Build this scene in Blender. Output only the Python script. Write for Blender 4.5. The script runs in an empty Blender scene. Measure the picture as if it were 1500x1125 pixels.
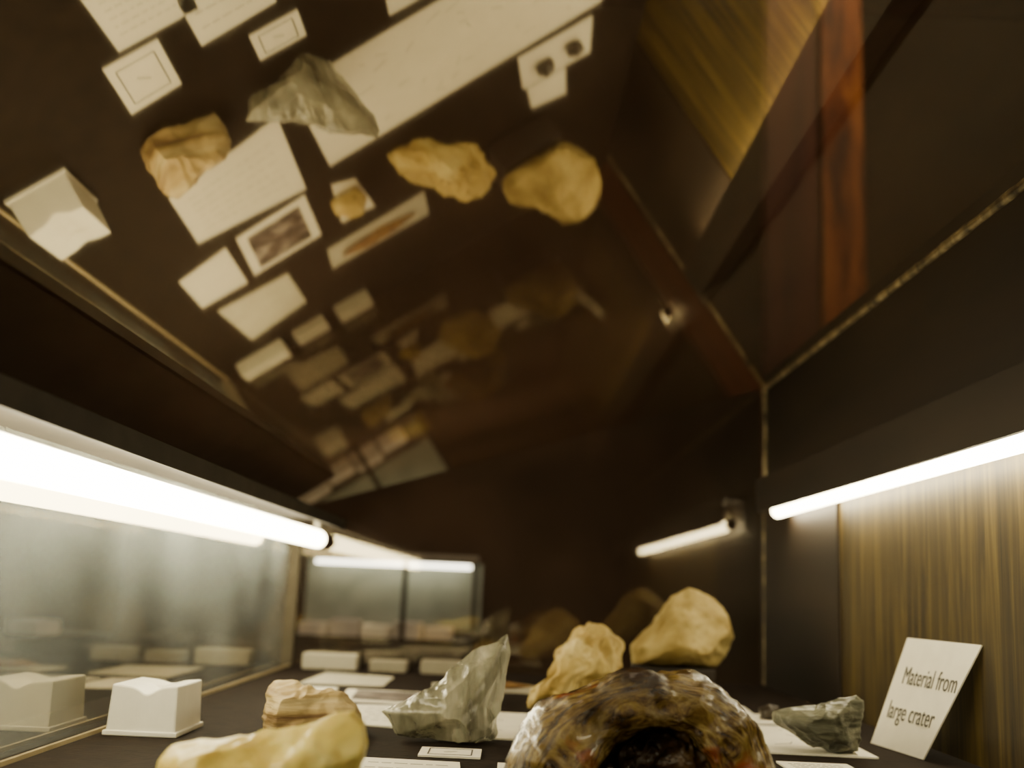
import bpy, bmesh, math, random
from mathutils import Vector, Matrix, noise
random.seed(4)
S=bpy.context.scene
# ---------------------------------------------------------------- helpers
def empty(name,loc=(0,0,0)):
    o=bpy.data.objects.new(name,None); o.location=loc; o.empty_display_size=.02
    S.collection.objects.link(o); return o
def link(o,parent=None):
    S.collection.objects.link(o)
    if parent: o.parent=parent
    return o
def mesh_obj(name,verts,faces,mat,parent=None,smooth=False):
    me=bpy.data.meshes.new(name); me.from_pydata(verts,[],faces); me.update()
    if mat: me.materials.append(mat)
    if smooth:
        for p in me.polygons: p.use_smooth=True
    o=bpy.data.objects.new(name,me); return link(o,parent)
def box(name,a,b,mat,parent=None,bev=0):
    x0,y0,z0=a;x1,y1,z1=b
    v=[(x0,y0,z0),(x1,y0,z0),(x1,y1,z0),(x0,y1,z0),(x0,y0,z1),(x1,y0,z1),(x1,y1,z1),(x0,y1,z1)]
    f=[(0,3,2,1),(4,5,6,7),(0,1,5,4),(1,2,6,5),(2,3,7,6),(3,0,4,7)]
    o=mesh_obj(name,v,f,mat,parent)
    if bev:
        m=o.modifiers.new("b",'BEVEL');m.width=bev;m.segments=3
    return o
def prism(name,quad,z0,z1,mat,parent=None):
    n=len(quad)
    v=[(x,y,z0) for x,y in quad]+[(x,y,z1) for x,y in quad]
    f=[tuple(range(n))[::-1],tuple(range(n,2*n))]+[(i,(i+1)%n,n+(i+1)%n,n+i) for i in range(n)]
    o=mesh_obj(name,v,f,mat,parent)
    bm=bmesh.new();bm.from_mesh(o.data);bmesh.ops.recalc_face_normals(bm,faces=bm.faces);bm.to_mesh(o.data);bm.free()
    return o
def mat(name):
    m=bpy.data.materials.new(name);m.use_nodes=True
    nt=m.node_tree;b=nt.nodes["Principled BSDF"];return m,nt,b
def ramp(nt,stops):
    r=nt.nodes.new("ShaderNodeValToRGB");e=r.color_ramp.elements
    while len(e)<len(stops): e.new(.5)
    for i,(p,c) in enumerate(stops): e[i].position=p;e[i].color=(*c,1)
    return r
def rockmat(name,stops,scale=30,rough=.6,bump=.4,stretch=(1,1,1),sss=0,trans=0,detail=8,spec=.4,dist=.5,bd=.003,rot=(0,0,0),spots=None):
    m,nt,b=mat(name);N=nt.nodes;L=nt.links
    tc=N.new("ShaderNodeTexCoord");mp=N.new("ShaderNodeMapping");mp.inputs['Scale'].default_value=stretch;mp.inputs['Rotation'].default_value=rot
    L.new(tc.outputs['Object'],mp.inputs['Vector'])
    n=N.new("ShaderNodeTexNoise");n.inputs['Scale'].default_value=scale;n.inputs['Detail'].default_value=detail;n.inputs['Distortion'].default_value=dist
    L.new(mp.outputs[0],n.inputs['Vector'])
    r=ramp(nt,stops);L.new(n.outputs['Fac'],r.inputs[0]);col=r.outputs[0]
    if spots:
        ns=N.new("ShaderNodeTexNoise");ns.inputs['Scale'].default_value=spots[0];ns.inputs['Detail'].default_value=5;L.new(tc.outputs['Object'],ns.inputs['Vector'])
        rs=ramp(nt,[(spots[1],(0,0,0)),(spots[1]+.08,(1,1,1))]);L.new(ns.outputs['Fac'],rs.inputs[0])
        mx=N.new("ShaderNodeMixRGB");mx.inputs[2].default_value=(*spots[2],1);L.new(rs.outputs[0],mx.inputs[0]);L.new(col,mx.inputs[1]);col=mx.outputs[0]
    L.new(col,b.inputs['Base Color'])
    b.inputs['Roughness'].default_value=rough;b.inputs['Specular IOR Level'].default_value=spec
    if trans: b.inputs['Transmission Weight'].default_value=trans
    if sss:
        b.inputs['Subsurface Weight'].default_value=sss;b.inputs['Subsurface Radius'].default_value=(1,.7,.25);b.inputs['Subsurface Scale'].default_value=.012
    n2=N.new("ShaderNodeTexNoise");n2.inputs['Scale'].default_value=scale*3;n2.inputs['Detail'].default_value=6
    L.new(mp.outputs[0],n2.inputs['Vector'])
    bp=N.new("ShaderNodeBump");bp.inputs['Strength'].default_value=bump;bp.inputs['Distance'].default_value=bd
    L.new(n2.outputs['Fac'],bp.inputs['Height']);L.new(bp.outputs[0],b.inputs['Normal'])
    return m
def plain(name,c,rough=.7,var=.1,scale=40,spec=.3):
    c0=tuple(x*(1-var) for x in c);c1=tuple(min(1,x*(1+var)) for x in c)
    return rockmat(name,[(.35,c0),(.65,c1)],scale=scale,rough=rough,bump=.05,spec=spec)
def emis(name,c,s):
    m=bpy.data.materials.new(name);m.use_nodes=True;nt=m.node_tree;b=nt.nodes["Principled BSDF"]
    b.inputs['Base Color'].default_value=(.9,.9,.85,1)
    b.inputs['Emission Color'].default_value=(*c,1);b.inputs['Emission Strength'].default_value=s
    return m
def glassmat(name,refl,tint=(1,1,1),rough=0.0,haze=0,hazecol=(.75,.78,.75),gcol=(1,.91,.72),fscale=5):
    m=bpy.data.materials.new(name);m.use_nodes=True;nt=m.node_tree;nt.nodes.clear();N=nt.nodes;L=nt.links
    o=N.new("ShaderNodeOutputMaterial");t=N.new("ShaderNodeBsdfTransparent");g=N.new("ShaderNodeBsdfGlossy")
    t.inputs[0].default_value=(*tint,1);g.inputs['Roughness'].default_value=rough;g.inputs['Color'].default_value=(*gcol,1)
    x=N.new("ShaderNodeMixShader");x.inputs[0].default_value=refl
    L.new(t.outputs[0],x.inputs[1]);L.new(g.outputs[0],x.inputs[2])
    last=x
    if haze:  # cloudy diffuse layer paints a haze of light into the pane's colour
        d=N.new("ShaderNodeBsdfDiffuse");d.inputs[0].default_value=(*hazecol,1)
        n=N.new("ShaderNodeTexNoise");n.inputs['Scale'].default_value=fscale;n.inputs['Detail'].default_value=4
        tc=N.new("ShaderNodeTexCoord");L.new(tc.outputs['Object'],n.inputs['Vector'])
        r=ramp(nt,[(.4,(haze*.4,)*3),(.7,(haze*1.8,)*3)]);L.new(n.outputs['Fac'],r.inputs[0])
        y=N.new("ShaderNodeMixShader");L.new(r.outputs[0],y.inputs[0]);L.new(x.outputs[0],y.inputs[1]);L.new(d.outputs[0],y.inputs[2]);last=y
    L.new(last.outputs[0],o.inputs[0]);return m
# ---------------------------------------------------------------- materials
XL,XR,D=-.3157,.3843,1.6624
ZT,ZB=.2324,.4475
XG=-.330
YN=-.35
M_floor=rockmat("case_floor_cloth",[(.3,(.008,.0045,.003)),(.7,(.018,.011,.007))],scale=60,rough=.85,bump=.2,spec=.12)
M_dark=rockmat("dark_stained_wood",[(.3,(.011,.0063,.0035)),(.7,(.030,.018,.009))],scale=14,rough=.55,stretch=(1,.1,1),bump=.1)
M_black=rockmat("black_lamp_housing",[(.3,(.018,.014,.010)),(.7,(.04,.032,.024))],scale=20,rough=.7,bump=.05)
M_trim=rockmat("aged_seam_trim",[(.35,(.05,.038,.02)),(.55,(.26,.20,.10)),(.7,(.55,.45,.26))],scale=45,rough=.5)
M_brass=plain("rail_trim",(.30,.24,.13),.4)
M_post=plain("corner_post_wood",(.12,.10,.065),.6)
M_white=plain("white_card",(.90,.86,.73),.7,.03)
M_dim=plain("cream_card",(.50,.47,.37),.7,.06)
M_low=plain("grey_cream_block",(.30,.27,.20),.7,.06)
M_ink=plain("ink",(.09,.085,.075),.8)
M_grey=plain("pencil_grey",(.45,.43,.37),.8)
M_photo=rockmat("photo_print",[(.35,(.03,.022,.02)),(.5,(.12,.09,.08)),(.62,(.35,.30,.27))],scale=38,rough=.4,bump=0)
M_lid=glassmat("lid_glass",.66,haze=.075,hazecol=(.5,.28,.18),fscale=3,rough=.034)  # warm layer paints reddish haze and lifted blacks into the lid
M_end=glassmat("end_glass",.135,haze=.018,hazecol=(.5,.32,.24),rough=.025)
M_front=glassmat("front_glass",.42,haze=.14,hazecol=(.70,.78,.78),rough=.03)  # blue-grey layer paints the hazy glow into the front pane
M_tube=emis("tube_phosphor",(1,.875,.55),30)
M_cap=plain("tube_cap",(.25,.23,.18),.4)
M_wood,nt,b=mat("wood_panel");N=nt.nodes;L=nt.links
tc=N.new("ShaderNodeTexCoord");mp=N.new("ShaderNodeMapping");mp.inputs['Scale'].default_value=(1,30,1.6)
L.new(tc.outputs['Object'],mp.inputs[0])
n=N.new("ShaderNodeTexNoise");n.inputs['Scale'].default_value=2.2;n.inputs['Detail'].default_value=8;n.inputs['Distortion'].default_value=.9;n.inputs['Roughness'].default_value=.62
L.new(mp.outputs[0],n.inputs['Vector'])
r=ramp(nt,[(.36,(.016,.009,.002)),(.48,(.050,.032,.006)),(.62,(.105,.070,.014)),(.72,(.15,.105,.024))]);L.new(n.outputs['Fac'],r.inputs[0])
L.new(r.outputs[0],b.inputs['Base Color']);b.inputs['Roughness'].default_value=.5
# ---------------------------------------------------------------- display case shell
case=empty("display_case")
box("case_base",(-.40,YN,-.06),(XR+.06,D+.03,0),M_floor,case)
box("back_panel",(XR,YN,0),(XR+.03,1.29,.286),M_wood,case)
box("back_panel_upper",(XR,YN,.286),(XR+.03,D+.02,ZB+.02),M_dark,case)
box("corner_board",(XR-.004,1.29,0),(XR+.03,D+.02,.286),M_dark,case)
box("near_end_panel",(-.34,YN-.02,0),(XR+.03,YN,.44),M_dark,case)
mesh_obj("lid_pane",[(XL-.004,YN,ZT-.0012),(XR,YN,ZB),(XR,D,ZB),(XL-.004,D,ZT-.0012)],[(0,1,2,3)],M_lid,case)
mesh_obj("end_pane",[(XG,D,0),(XR,D,0),(XR,D,ZB),(XG,D,ZT-.004)],[(0,1,2,3)],M_end,case)
mesh_obj("front_pane",[(XG,YN,0),(XG,D,0),(XG,D,ZT-.01),(XG,YN,ZT-.01)],[(0,1,2,3)],M_front,case)
def rod(name,p,q,r,m,parent,seg=10,sub=1):
    p=Vector(p);q=Vector(q);d=(q-p);ax=d.normalized()
    u=ax.orthogonal().normalized();w=ax.cross(u)
    vs=[];fs=[];k=sub+1
    for i in range(k):
        c=p+d*i/(k-1)
        for j in range(seg):
            a=2*math.pi*j/seg
            rr=r*(1+.5*noise.noise(c*60)) if sub>1 else r
            vs.append(c+(u*math.cos(a)+w*math.sin(a))*rr)
    for i in range(k-1):
        for j in range(seg):
            fs.append((i*seg+j,i*seg+(j+1)%seg,(i+1)*seg+(j+1)%seg,(i+1)*seg+j))
    fs.append(tuple(range(seg))[::-1]);fs.append(tuple(range((k-1)*seg,k*seg)))
    return mesh_obj(name,[tuple(v) for v in vs],fs,m,parent,True)
rod("seam_back_top",(XR-.001,YN,ZB-.002),(XR-.001,D-.002,ZB-.002),.0026,M_trim,case,8,160)
rod("seam_back_corner",(XR-.002,D-.003,.002),(XR-.002,D-.003,ZB-.002),.0034,M_trim,case,8,60)
box("front_floor_lip",(XL-.0035,YN,0),(XL-.0005,D,.003),M_brass,case)
box("front_rail",(XG-.012,YN,ZT-.012),(XL-.004,D,ZT+.004),M_dark,case)
box("front_lamp_shelf",(XG,YN,.213),(-.252,D-.004,.2165),M_black,case)
box("front_lamp_fascia",(-.254,YN,.2010),(-.251,D-.004,.2165),M_black,case)
box("front_corner_post",(XG,D-.012,0),(XG+.015,D-.002,.213),M_post,case)
box("back_lamp_shelf",(.343,YN,.284),(XR-.0005,1.53,.289),M_black,case)
box("back_lamp_fascia",(.339,YN,.2430),(.343,1.53,.289),M_dark,case)
def tube(x,z,y0,y1,r,parentname="fluorescent_tube"):
    e=empty(parentname,(x,(y0+y1)/2,z))
    h=(y1-y0)/2
    rod("glass_tube",(0,-h+.012,0),(0,h-.006,0),r,M_tube,e,20)
    rod("cap_near",(0,-h,0),(0,-h+.012,0),r*1.02,M_cap,e,20)
    rod("cap_far",(0,h-.006,0),(0,h,0),r*1.02,M_cap,e,20)
    for s in (-1,1):
        box("holder",(-.004,s*(h-.02)-.003,r*.8),(.004,s*(h-.02)+.003,(.2135 if z<.22 else .2845)-z),M_cap,e)
    return e
tube(-.284,.1845,-.05,1.625,.0125)
tube(.3625,.2445,.25,1.505,.0090)
# ---------------------------------------------------------------- cards
def quadlerp(q,s,t):
    a,b,c,d=[Vector(p) for p in q]
    return (a*(1-s)+b*s)*(1-t)+(d*(1-s)+c*s)*t
def card(name,q,m=M_white,z=0.0004,th=.0014,marks=None):
    cx=sum(p[0] for p in q)/len(q);cy=sum(p[1] for p in q)/len(q)
    e=empty(name,(cx,cy,z))
    lq=[(p[0]-cx,p[1]-cy) for p in q]
    prism("sheet",lq,0,th,m,e)
    zz=th+.0001
    def strip(nm,a,b,w,mm):
        p=quadlerp(lq,*a);r_=quadlerp(lq,*b);d=(r_-p).normalized();k=Vector((-d.y,d.x))*w/2
        prism(nm,[tuple(p+k),tuple(r_+k),tuple(r_-k),tuple(p-k)],zz,zz+.0002,mm,e)
    if marks=='border':
        for a,b in [((.15,.15),(.85,.15)),((.85,.15),(.85,.85)),((.85,.85),(.15,.85)),((.15,.85),(.15,.15))]: strip("rule",a,b,.0011,M_ink)
        strip("mark",(.44,.40),(.56,.60),.002,M_grey)
    elif marks=='text':
        k=6
        for i in range(k):
            t=.2+.6*i/(k-1);s0=.12
            while s0<.85:
                l=random.uniform(.04,.1);strip("word",(t,s0),(t,min(.88,s0+l)),.0009,M_grey);s0+=l+.03
    elif marks=='photo':
        pq=[tuple(quadlerp(lq,*p)) for p in [(.12,.12),(.9,.12),(.9,.88),(.12,.88)]]
        prism("picture",pq,zz,zz+.0003,M_photo,e)
    elif marks=='map':
        for i in range(30):
            a=(random.uniform(.1,.85),random.uniform(.05,.9));b=(a[0]+random.uniform(-.08,.08),a[1]+random.uniform(.01,.05));strip("line",a,b,.0013,M_grey)
    elif marks=='bigtext':
        for i in range(2):
            t=.4+.3*i;s0=.1
            while s0<.85:
                l=random.uniform(.06,.14);strip("word",(t,s0),(t,min(.88,s0+l)),.0016,M_grey);s0+=l+.03
    return e
def R(x0,x1,y0,y1): return [(x0,y0),(x0,y1),(x1,y1),(x1,y0)]
card("label_card",R(-.157,-.088,.68,.771),marks='text')
card("label_card",[(-.175,.781),(-.179,.857),(-.130,.853),(-.127,.781)],marks='border')
card("label_card",R(.063,.105,.86,.923))
card("map_panel",[(-.048,.952),(-.042,1.149),(.314,1.126),(.308,.935)],marks='map')
card("label_card",[(.204,1.150),(.212,1.237),(.308,1.239),(.304,1.150)])
card("label_card",[(.218,1.243),(.226,1.306),(.278,1.319),(.273,1.243)])
card("label_card",[(-.202,1.027),(-.210,1.154),(-.077,1.170),(-.071,.988)],marks='text')
card("photo_card",[(-.174,1.195),(-.184,1.325),(-.086,1.318),(-.082,1.185)],marks='photo')
card("label_card",[(-.257,1.223),(-.261,1.332),(-.196,1.334),(-.190,1.204)])
card("label_card",[(-.250,1.371),(-.246,1.545),(-.150,1.518),(-.149,1.380)],m=M_dim)
card("label_card",[(-.049,1.199),(-.056,1.319),(-.009,1.325),(-.020,1.217)])
card("label_card",[(-.088,1.380),(-.094,1.453),(.060,1.457),(.060,1.372)],m=M_dim)
card("label_card",R(-.062,-.016,.840,.882),marks='border')
card("label_card",[(-.100,.748),(-.100,.818),(-.030,.814),(-.026,.748)],marks='bigtext')
card("label_card",R(.213,.268,.83,.889),marks='text')
card("label_card",R(-.003,.03,.78,.82))
for a,c,h,m_ in ((-.292,-.214,.022,M_dim),(-.195,-.142,.016,M_low),(-.122,-.065,.019,M_low)):
    box("label_block",(a,1.61,0),(c,1.652,h),m_,None,.002)
# ---------------------------------------------------------------- rocks
def rock(name,outline,u,center,loc,depth,m,rough=.06,freq=22,facets=0,sub=5,seed=0,pw=.75,rotz=0,ridge=0,lay=0,fd=(.45,.82)):
    """outline: side profile (x right, z up) in units u metres, origin at base centre"""
    pts=[Vector((p[0]*u,p[1]*u)) for p in outline];c=Vector((center[0]*u,center[1]*u))
    def rad(d):
        best=0
        for i in range(len(pts)):
            a=pts[i]-c;b=pts[(i+1)%len(pts)]-c;e=b-a
            den=d.x*e.y-d.y*e.x
            if abs(den)<1e-12: continue
            t=(a.x*e.y-a.y*e.x)/den;s=(a.x*d.y-a.y*d.x)/den
            if t>0 and -1e-6<=s<=1+1e-6: best=max(best,t)
        return best
    bm=bmesh.new();bmesh.ops.create_icosphere(bm,subdivisions=sub,radius=1)
    rnd=random.Random(seed);pl=[]
    for i in range(facets):
        v=Vector((rnd.uniform(-1,1),rnd.choice((-1,-1,1))*rnd.uniform(.5,1.2),rnd.uniform(-.6,1))).normalized()
        pl.append((v,max(rnd.uniform(*fd),math.hypot(v.x,v.z)*.93)))
    size=max((p-c).length for p in pts)
    off=Vector((seed*7.3,seed*3.1,seed*1.7))
    for v in bm.verts:
        p=v.co.copy()
        for nn,dd in pl:
            k=p.dot(nn)
            if k>dd: p-=nn*(k-dd)
        l=math.hypot(p.x,p.z)
        if l>1e-6:
            d=Vector((p.x/l,p.z/l));rr=rad(d);l2=min(1,l)**pw
            q=Vector((c.x+d.x*rr*l2,p.y*depth,c.y+d.y*rr*l2))
        else: q=Vector((c.x,p.y*depth,c.y))
        nz=noise.fractal(q*freq+off,1.0,2.0,6)
        if ridge: nz+=ridge*(.35-abs(noise.noise(q*freq*1.7+off))*1.6)
        if lay: nz+=lay*noise.noise(Vector((q.x*12,q.y*12,q.z*260))+off)
        q+=v.co*nz*rough*size
        q.z=max(q.z,0.0)
        v.co=q
    me=bpy.data.meshes.new(name);bm.to_mesh(me);bm.free()
    for p in me.polygons:p.use_smooth=True
    me.materials.append(m)
    o=bpy.data.objects.new(name,me);o.location=loc;o.rotation_euler=(0,0,rotz);return link(o)
M_yel=rockmat("yellow_sulphur_stone",[(.3,(.44,.31,.05)),(.5,(.68,.56,.16)),(.72,(.80,.74,.36))],scale=20,rough=.3,sss=.3,bump=.8,spots=(24,.60,(.38,.25,.05)))
M_gcr=rockmat("grey_crystal_stone",[(.3,(.14,.13,.09)),(.46,(.34,.33,.24)),(.58,(.56,.54,.41)),(.72,(.82,.79,.62))],scale=26,rough=.12,bump=.6,stretch=(1.6,1,.35),rot=(0,.6,0),bd=.004,trans=.5)
M_brn=rockmat("layered_stone",[(.3,(.13,.07,.025)),(.48,(.42,.31,.13)),(.7,(.70,.60,.35))],scale=16,rough=.6,stretch=(.4,.4,5),bump=.8)
M_tan=rockmat("tan_stone",[(.3,(.28,.18,.04)),(.5,(.52,.39,.13)),(.72,(.72,.60,.28))],scale=22,rough=.65,bump=.9,spots=(60,.64,(.14,.08,.02)))
M_tan2=rockmat("pale_ochre_stone",[(.3,(.24,.16,.035)),(.5,(.40,.30,.10)),(.72,(.58,.46,.19))],scale=22,rough=.75,bump=1,bd=.004,spots=(50,.64,(.16,.10,.03)))
M_slab=rockmat("green_grey_stone",[(.3,(.04,.04,.028)),(.5,(.11,.11,.075)),(.64,(.26,.255,.18)),(.74,(.5,.48,.34))],scale=26,rough=.3,stretch=(.4,1,2.5),bump=.8)
rock("yellow_stone",[(-158,0),(-156,60),(-150,90),(-138,106),(-104,118),(-35,127),(5,136),(55,144),(85,160),(110,162),(128,146),(132,116),(124,80),(118,0)],.58/1600,(-2,66),(-.1175,.585,0),.036,M_yel,.030,44,facets=9,seed=3,ridge=.8,sub=6)
rock("layered_brown_stone",[(-64,0),(-68,58),(-60,70),(-30,72),(-20,66),(25,63),(45,52),(60,38),(68,16),(66,0)],.935/1600,(0,30),(-.157,.935,.0004),.048,M_brn,.05,40,facets=6,seed=5,ridge=.8,lay=.8,sub=6)
rock("grey_crystal",[(-92,35),(-68,2),(-50,0),(70,0),(80,10),(86,60),(94,122),(88,150),(76,136),(40,122),(8,98),(-20,72),(-50,52)],.93/1600,(25,45),(-.050,.928,.0016),.062,M_gcr,.030,36,facets=18,seed=8,ridge=.9,rotz=.10,sub=6,pw=.9)
rock("tan_stone",[(-57,0),(-62,22),(-30,45),(-22,70),(-4,98),(22,112),(50,110),(60,90),(56,50),(34,34),(10,20),(-20,8),(-38,0)],1.24/1600,(12,56),(.078,1.235,0),.088,M_tan,.12,34,facets=5,seed=11,ridge=1.1,rotz=-.25,sub=6)
rock("rounded_ochre_stone",[(-68,0),(-71,24),(-44,54),(-28,76),(-12,98),(12,110),(42,103),(70,76),(76,45),(66,16),(52,0)],1.36/1600,(5,45),(.214,1.395,.040),.074,M_tan2,.045,34,facets=4,seed=14,ridge=.7,sub=6,fd=(.65,.9))
box("specimen_stand",(.160,1.34,0),(.25,1.44,.0405),M_dark,None,.002)
rock("green_slab_stone",[(-64,38),(-60,52),(0,66),(42,80),(60,86),(68,76),(64,40),(60,4),(30,0),(-10,8),(-35,20)],.93/1600,(10,38),(.262,.955,.0016),.034,M_slab,.05,44,facets=12,seed=17,ridge=1.0,rotz=-.3,sub=6,lay=.6)
M_blk=rockmat("dark_mineral",[(.3,(.015,.012,.01)),(.7,(.08,.06,.04))],scale=60,rough=.3)
rock("dark_mineral_chip",[(-8,0),(-10,8),(-3,15),(7,12),(10,4),(8,0)],.0012,(0,6),(.238,1.195,.002),.011,M_blk,.1,60,seed=21,sub=4)
rock("dark_mineral_chip",[(-8,0),(-9,9),(0,13),(8,11),(9,3),(7,0)],.0012,(0,6),(.278,1.190,.002),.011,M_blk,.1,60,seed=23,sub=4)
rock("small_tan_stone",[(-16,0),(-18,10),(-6,22),(8,24),(18,12),(16,0)],.0012,(0,9),(-.040,1.245,.002),.022,M_tan,.08,50,seed=25,sub=4)
rock("brown_strip_stone",[(-60,0),(-60,7),(-30,10),(20,8),(58,6),(60,0)],.001,(0,4),(-.018,1.415,.002),.014,rockmat("rust_stone",[(.3,(.10,.04,.015)),(.6,(.30,.17,.05)),(.8,(.5,.35,.12))],scale=30),.08,50,seed=27,sub=4)
# ---------------------------------------------------------------- arched banded stone (foreground)
M_arch,nt,b=mat("banded_glossy_stone");N=nt.nodes;L=nt.links
tc=N.new("ShaderNodeTexCoord");uvn=N.new("ShaderNodeUVMap");uvn.uv_map="along"
mpu=N.new("ShaderNodeMapping");mpu.inputs['Scale'].default_value=(11,15,1);L.new(uvn.outputs[0],mpu.inputs[0])
nb=N.new("ShaderNodeTexNoise");nb.inputs['Scale'].default_value=1;nb.inputs['Detail'].default_value=10;nb.inputs['Distortion'].default_value=1.2;nb.inputs['Roughness'].default_value=.7
L.new(mpu.outputs[0],nb.inputs['Vector'])
r1=ramp(nt,[(.37,(.020,.010,.004)),(.45,(.09,.048,.012)),(.55,(.23,.155,.04)),(.70,(.42,.33,.12))]);L.new(nb.outputs['Fac'],r1.inputs[0])
n1=N.new("ShaderNodeTexNoise");n1.inputs['Scale'].default_value=22;n1.inputs['Detail'].default_value=6;L.new(tc.outputs['Object'],n1.inputs['Vector'])
r2=ramp(nt,[(.57,(0,0,0)),(.64,(1,1,1))]);L.new(n1.outputs['Fac'],r2.inputs[0])
mx=N.new("ShaderNodeMixRGB");mx.inputs[2].default_value=(.24,.055,.012,1);L.new(r2.outputs[0],mx.inputs[0]);L.new(r1.outputs[0],mx.inputs[1])
n4=N.new("ShaderNodeTexNoise");n4.inputs['Scale'].default_value=17;n4.inputs['Detail'].default_value=7;L.new(tc.outputs['Object'],n4.inputs['Vector'])
r4=ramp(nt,[(.32,(.16,.11,.09)),(.44,(1,1,1))]);L.new(n4.outputs['Fac'],r4.inputs[0])
mm=N.new("ShaderNodeMixRGB");mm.blend_type='MULTIPLY';mm.inputs[0].default_value=1;L.new(mx.outputs[0],mm.inputs[1]);L.new(r4.outputs[0],mm.inputs[2])
L.new(mm.outputs[0],b.inputs['Base Color']);b.inputs['Roughness'].default_value=.12
b.inputs['Coat Weight'].default_value=.4;b.inputs['Coat Roughness'].default_value=.05
bp=N.new("ShaderNodeBump");bp.inputs['Strength'].default_value=.6;bp.inputs['Distance'].default_value=.0025
n3=N.new("ShaderNodeTexNoise");n3.inputs['Scale'].default_value=40;n3.inputs['Detail'].default_value=4;L.new(tc.outputs['Object'],n3.inputs['Vector'])
ma=N.new("ShaderNodeMath");ma.operation='ADD';L.new(n3.outputs['Fac'],ma.inputs[0]);L.new(nb.outputs['Fac'],ma.inputs[1])
L.new(ma.outputs[0],bp.inputs['Height']);L.new(bp.outputs[0],b.inputs['Normal'])
def arch():
    key=[(-.052,-.004,.029),(-.053,.014,.0285),(-.047,.033,.0250),(-.026,.0510,.0205),(.003,.0590,.0178),(.030,.0560,.0180),(.051,.041,.0205),(.060,.018,.0220),(.061,-.004,.0225)]
    def cr(a,b,c,d,t): return .5*((2*b)+(-a+c)*t+(2*a-5*b+4*c-d)*t*t+(-a+3*b-3*c+d)*t**3)
    P=[];n=20
    for i in range(len(key)-1):
        k=[key[max(0,i-1)],key[i],key[i+1],key[min(len(key)-1,i+2)]]
        for j in range(n):
            t=j/n;P.append(tuple(cr(k[0][q],k[1][q],k[2][q],k[3][q],t) for q in range(3)))
    P.append(key[-1])
    seg=128;vs=[];fs=[]
    for i,(x,z,r) in enumerate(P):
        a=P[max(0,i-1)];c=P[min(len(P)-1,i+1)];t=Vector((c[0]-a[0],0,c[1]-a[1])).normalized()
        nn=Vector((-t.z,0,t.x));yy=Vector((0,1,0))
        dw=.034+.005*math.sin(i*.05)
        for j in range(seg):
            an=2*math.pi*j/seg;ca,sa=math.cos(an),math.sin(an)
            p=Vector((x,0,z))+nn*r*math.copysign(abs(ca)**.55,ca)+yy*dw*math.copysign(abs(sa)**.6,sa)
            dn=(nn*ca+yy*sa)
            k=noise.fractal(p*24,1,2,6)*.0065+(.22-abs(noise.noise(p*34)))*.0060
            p+=dn*k;p.z=max(p.z,0)
            vs.append(tuple(p))
    m=len(P)
    for i in range(m-1):
        for j in range(seg): fs.append((i*seg+j,(i+1)*seg+j,(i+1)*seg+(j+1)%seg,i*seg+(j+1)%seg))
    fs.append(tuple(range(seg)));fs.append(tuple(range((m-1)*seg,m*seg))[::-1])
    e=empty("arched_banded_stone",(.086,.715,0))
    o=mesh_obj("arch_body",vs,fs,M_arch,e,True)
    uv=o.data.uv_layers.new(name="along")
    for pi,p in enumerate(o.data.polygons):
        for li in p.loop_indices:
            vi=o.data.loops[li].vertex_index;i,j=divmod(vi,seg)
            uv.data[li].uv=(i/m,abs(j/seg-.5)*2)
    M_in=rockmat("dark_inner_stone",[(.3,(.014,.008,.005)),(.5,(.05,.026,.013)),(.68,(.20,.12,.05))],scale=34,rough=.2,bump=1,bd=.004)
    c=rock("inner_core",[(-42,0),(-42,34),(-26,48),(5,54),(32,48),(46,28),(48,0)],.001,(2,22),(.008,.004,0),.020,M_in,.10,70,facets=10,seed=31,ridge=1.2,sub=6)
    c.parent=e
arch()
# ---------------------------------------------------------------- white box
def tray():
    e=empty("white_specimen_box",(-.281,.918,0))
    M=plain("white_plastic",(.88,.86,.76),.45,.03)
    w,d,h=.027,.036,.0385
    n=20;vs=[];fs=[]
    for i in range(n+1):
        for j in range(n+1):
            x=-1+2*i/n;y=-1+2*j/n
            z=h-.005*math.exp(-((x-.1)/.3)**2)*(1 if y<.3 else .4)-.002*max(0,1-abs(x))
            vs.append((x*w*.95,y*d*.95,z))
    for i in range(n):
        for j in range(n):
            a=i*(n+1)+j;fs.append((a,a+n+1,a+n+2,a+1))
    rim=[i*(n+1) for i in range(n+1)]+[n*(n+1)+j for j in range(1,n+1)]+[i*(n+1)+n for i in range(n-1,-1,-1)]+[j for j in range(n-1,0,-1)]
    base=len(vs)
    for k in rim: vs.append((vs[k][0]/.95,vs[k][1]/.95,.004))
    m=len(rim)
    for k in range(m): fs.append((rim[k],base+k,base+(k+1)%m,rim[(k+1)%m]))
    o=mesh_obj("box_body",vs,fs,M,e)
    bm=bmesh.new();bm.from_mesh(o.data);bmesh.ops.recalc_face_normals(bm,faces=bm.faces);bm.to_mesh(o.data);bm.free()
    mm=o.modifiers.new("b",'BEVEL');mm.width=.0015;mm.segments=2;mm.limit_method='ANGLE';mm.angle_limit=math.radians(50)
    box("box_flange",(-w-.002,-d-.002,0),(w+.002,d+.002,.004),M,e,.001)
tray()
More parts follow.
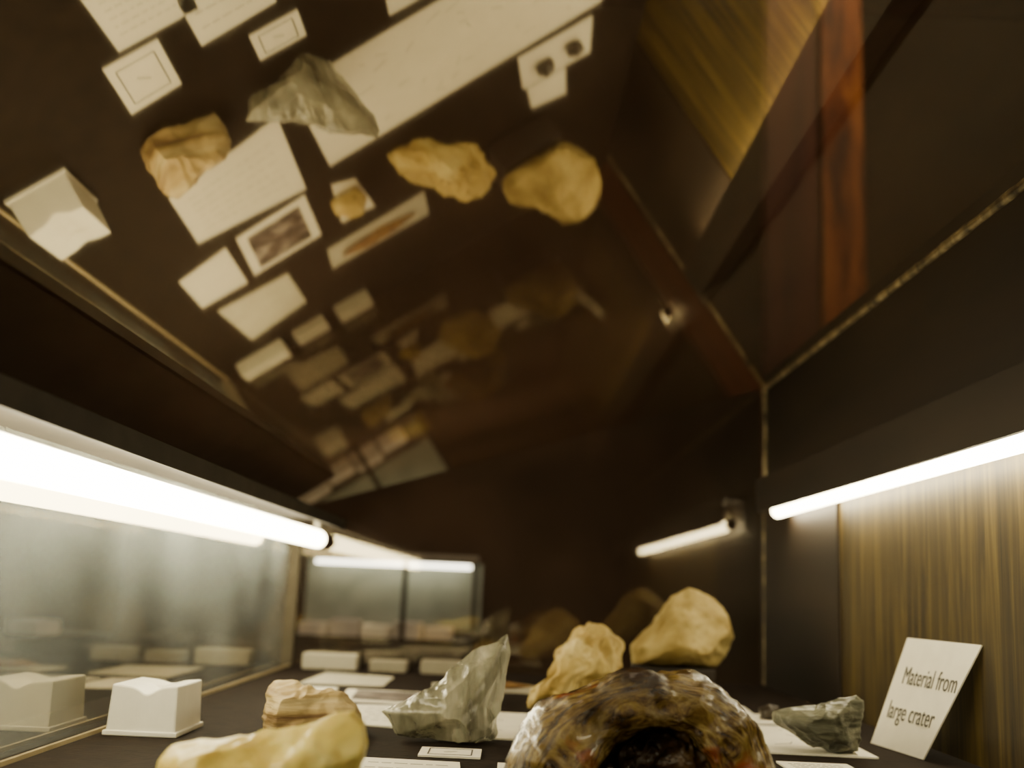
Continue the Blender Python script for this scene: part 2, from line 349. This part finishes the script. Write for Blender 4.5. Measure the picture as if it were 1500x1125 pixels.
# ---------------------------------------------------------------- leaning sign
def sign():
    BL=Vector((.334,1.035,.001));BR=Vector((.346,.940,.001));TL=Vector((.3670,1.028,.096));TR=TL+(BR-BL)*1.3
    e=empty("leaning_sign",BL)
    n=(BR-BL).cross(TL-BL).normalized()
    if n.x>0: n=-n
    t=.0012
    V=[BL,BR,TR,TL];vs=[tuple(v-BL) for v in V]+[tuple(v-BL+n*-t) for v in V]
    mesh_obj("card",vs,[(0,1,2,3),(7,6,5,4),(0,4,5,1),(1,5,6,2),(2,6,7,3),(3,7,4,0)],M_white,e)
    ux=(BR-BL).normalized();uy=n.cross(ux);uy=uy if uy.z>0 else -uy
    zz=ux.cross(uy)
    for txt,f,x0,wd in (("Material from",.58,.018,.092),("large crater",.26,.012,.082)):
        cu=bpy.data.curves.new("t",'FONT');cu.body=txt;cu.size=.023;cu.extrude=.0001;cu.align_x='LEFT'
        to=bpy.data.objects.new("lettering",cu);link(to)
        bpy.context.view_layer.update()
        dg=bpy.context.evaluated_depsgraph_get();me=bpy.data.meshes.new_from_object(to.evaluated_get(dg))
        me.materials.clear();me.materials.append(M_ink)
        mw=max(v.co.x for v in me.vertices)
        for v in me.vertices: v.co.x*=wd/mw
        bpy.data.objects.remove(to)
        lo=bpy.data.objects.new("lettering",me);link(lo,e)
        mtx=Matrix((ux,uy,zz)).transposed().to_4x4()
        mtx.translation=(TL-BL)*f+ux*x0+n*.0004;lo.matrix_local=mtx
sign()
# ---------------------------------------------------------------- neighbouring cases and room
M_blue=plain("blue_grey_backing",(.42,.46,.36),.6,.25,6)
def ncase(loc,w,d,h,rz=0,soft=4.0):
    e=empty("neighbour_display_case",loc);e.rotation_euler=(0,0,rz)
    box("plinth",(-w/2,-d/2,-.99),(w/2,d/2,-.01),M_dark,e)
    box("backing",(-w/2,d/2-.01,0),(w/2,d/2,h),M_blue,e)
    for x in (-w/2,.12*w,w/2-.012): box("post",(x,-d/2,-.01),(x+.012,-d/2+.012,h),M_dark,e)
    box("top_rail",(-w/2,-d/2,h),(w/2,-d/2+.012,h+.012),M_dim,e)
    for i in range(5):
        x=-w/2+.05+i*(w-.1)/5
        box("card",(x,-d/2+.04,-.01),(x+.07,-d/2+.12,.02+.01*(i%2)),M_white,e,.001)
    m=emis("neighbour_tube",(1,.93,.72),soft)
    rod("lamp_tube",(-w/2+.03,d/2-.06,h-.01),(w/2-.03,d/2-.06,h-.01),.006,m,e)
ncase((-.33,3.0,0),.50,.40,.19,soft=9)
ncase((-1.25,2.15,0),.9,.5,.30,rz=1.2,soft=14)
M_room=rockmat("room_plaster",[(.3,(.05,.035,.02)),(.7,(.10,.065,.035))],scale=2,rough=.9,bump=.1)
M_red=rockmat("red_timber",[(.35,(.07,.016,.005)),(.5,(.28,.08,.017)),(.68,(.60,.23,.05))],scale=14,rough=.5,stretch=(1,1,.25))
M_redd=rockmat("dark_red_timber",[(.3,(.05,.014,.007)),(.7,(.14,.042,.02))],scale=9,rough=.6,stretch=(1,1,.1))
box("wall_far",(-4,5,-1),(4,5.1,3),M_room)
box("wall_left",(-4.1,-3,-1),(-4,5.1,3),M_room)
box("wall_right",(4,-3,-1),(4.1,5.1,3),M_room)
box("wall_near",(-4.1,-3.1,-1),(4.1,-3,3),M_room)
box("floor",(-4.1,-3.1,-1.1),(4.1,5.1,-1),M_dark)
box("ceiling",(-4.1,-3.1,3),(4.1,5.1,3.1),M_redd)
pc=empty("timber_column",(.86,3,0))
box("face_board",(0,0,-1),(.12,.04,3),M_red,pc,.005)
box("side_board",(-.155,.05,-1),(-.002,.12,3),M_redd,pc,.005)
def area(name,loc,rot,sx,sy,p,c):
    l=bpy.data.lights.new(name,'AREA');l.shape='RECTANGLE';l.size=sx;l.size_y=sy;l.energy=p;l.color=c
    o=bpy.data.objects.new(name,l);o.location=loc;o.rotation_euler=rot;return link(o)
area("room_fill",(0,1.5,2.9),(0,0,0),1.0,1.0,34,(1,.75,.5))  # added fill so the room shows warm through the lid; no visible fixture
area("column_fill",(.8,2.2,2.6),(math.radians(55),0,0),.2,.2,20,(1,.7,.4))  # added light to brighten the timber column, stands for no real fixture
w=bpy.data.worlds.new("world");S.world=w;w.use_nodes=True
w.node_tree.nodes["Background"].inputs[0].default_value=(.02,.016,.011,1)
# ---------------------------------------------------------------- camera
p,y,r=.1856,-.0055,-.0434
fwd=Vector((math.sin(y)*math.cos(p),math.cos(y)*math.cos(p),math.sin(p)))
right=Vector((math.cos(y),-math.sin(y),0));up=right.cross(fwd)
Rv=math.cos(r)*right-math.sin(r)*up;U=math.sin(r)*right+math.cos(r)*up
M=Matrix((Rv,U,-fwd)).transposed().to_4x4();M.translation=(0,0,.124)
cd=bpy.data.cameras.new("camera");cd.sensor_width=36;cd.lens=1601/1500*36;cd.clip_start=.01
cd.dof.use_dof=True;cd.dof.focus_distance=.78;cd.dof.aperture_fstop=4.5
co=bpy.data.objects.new("camera",cd);co.matrix_world=M;S.collection.objects.link(co);S.camera=co
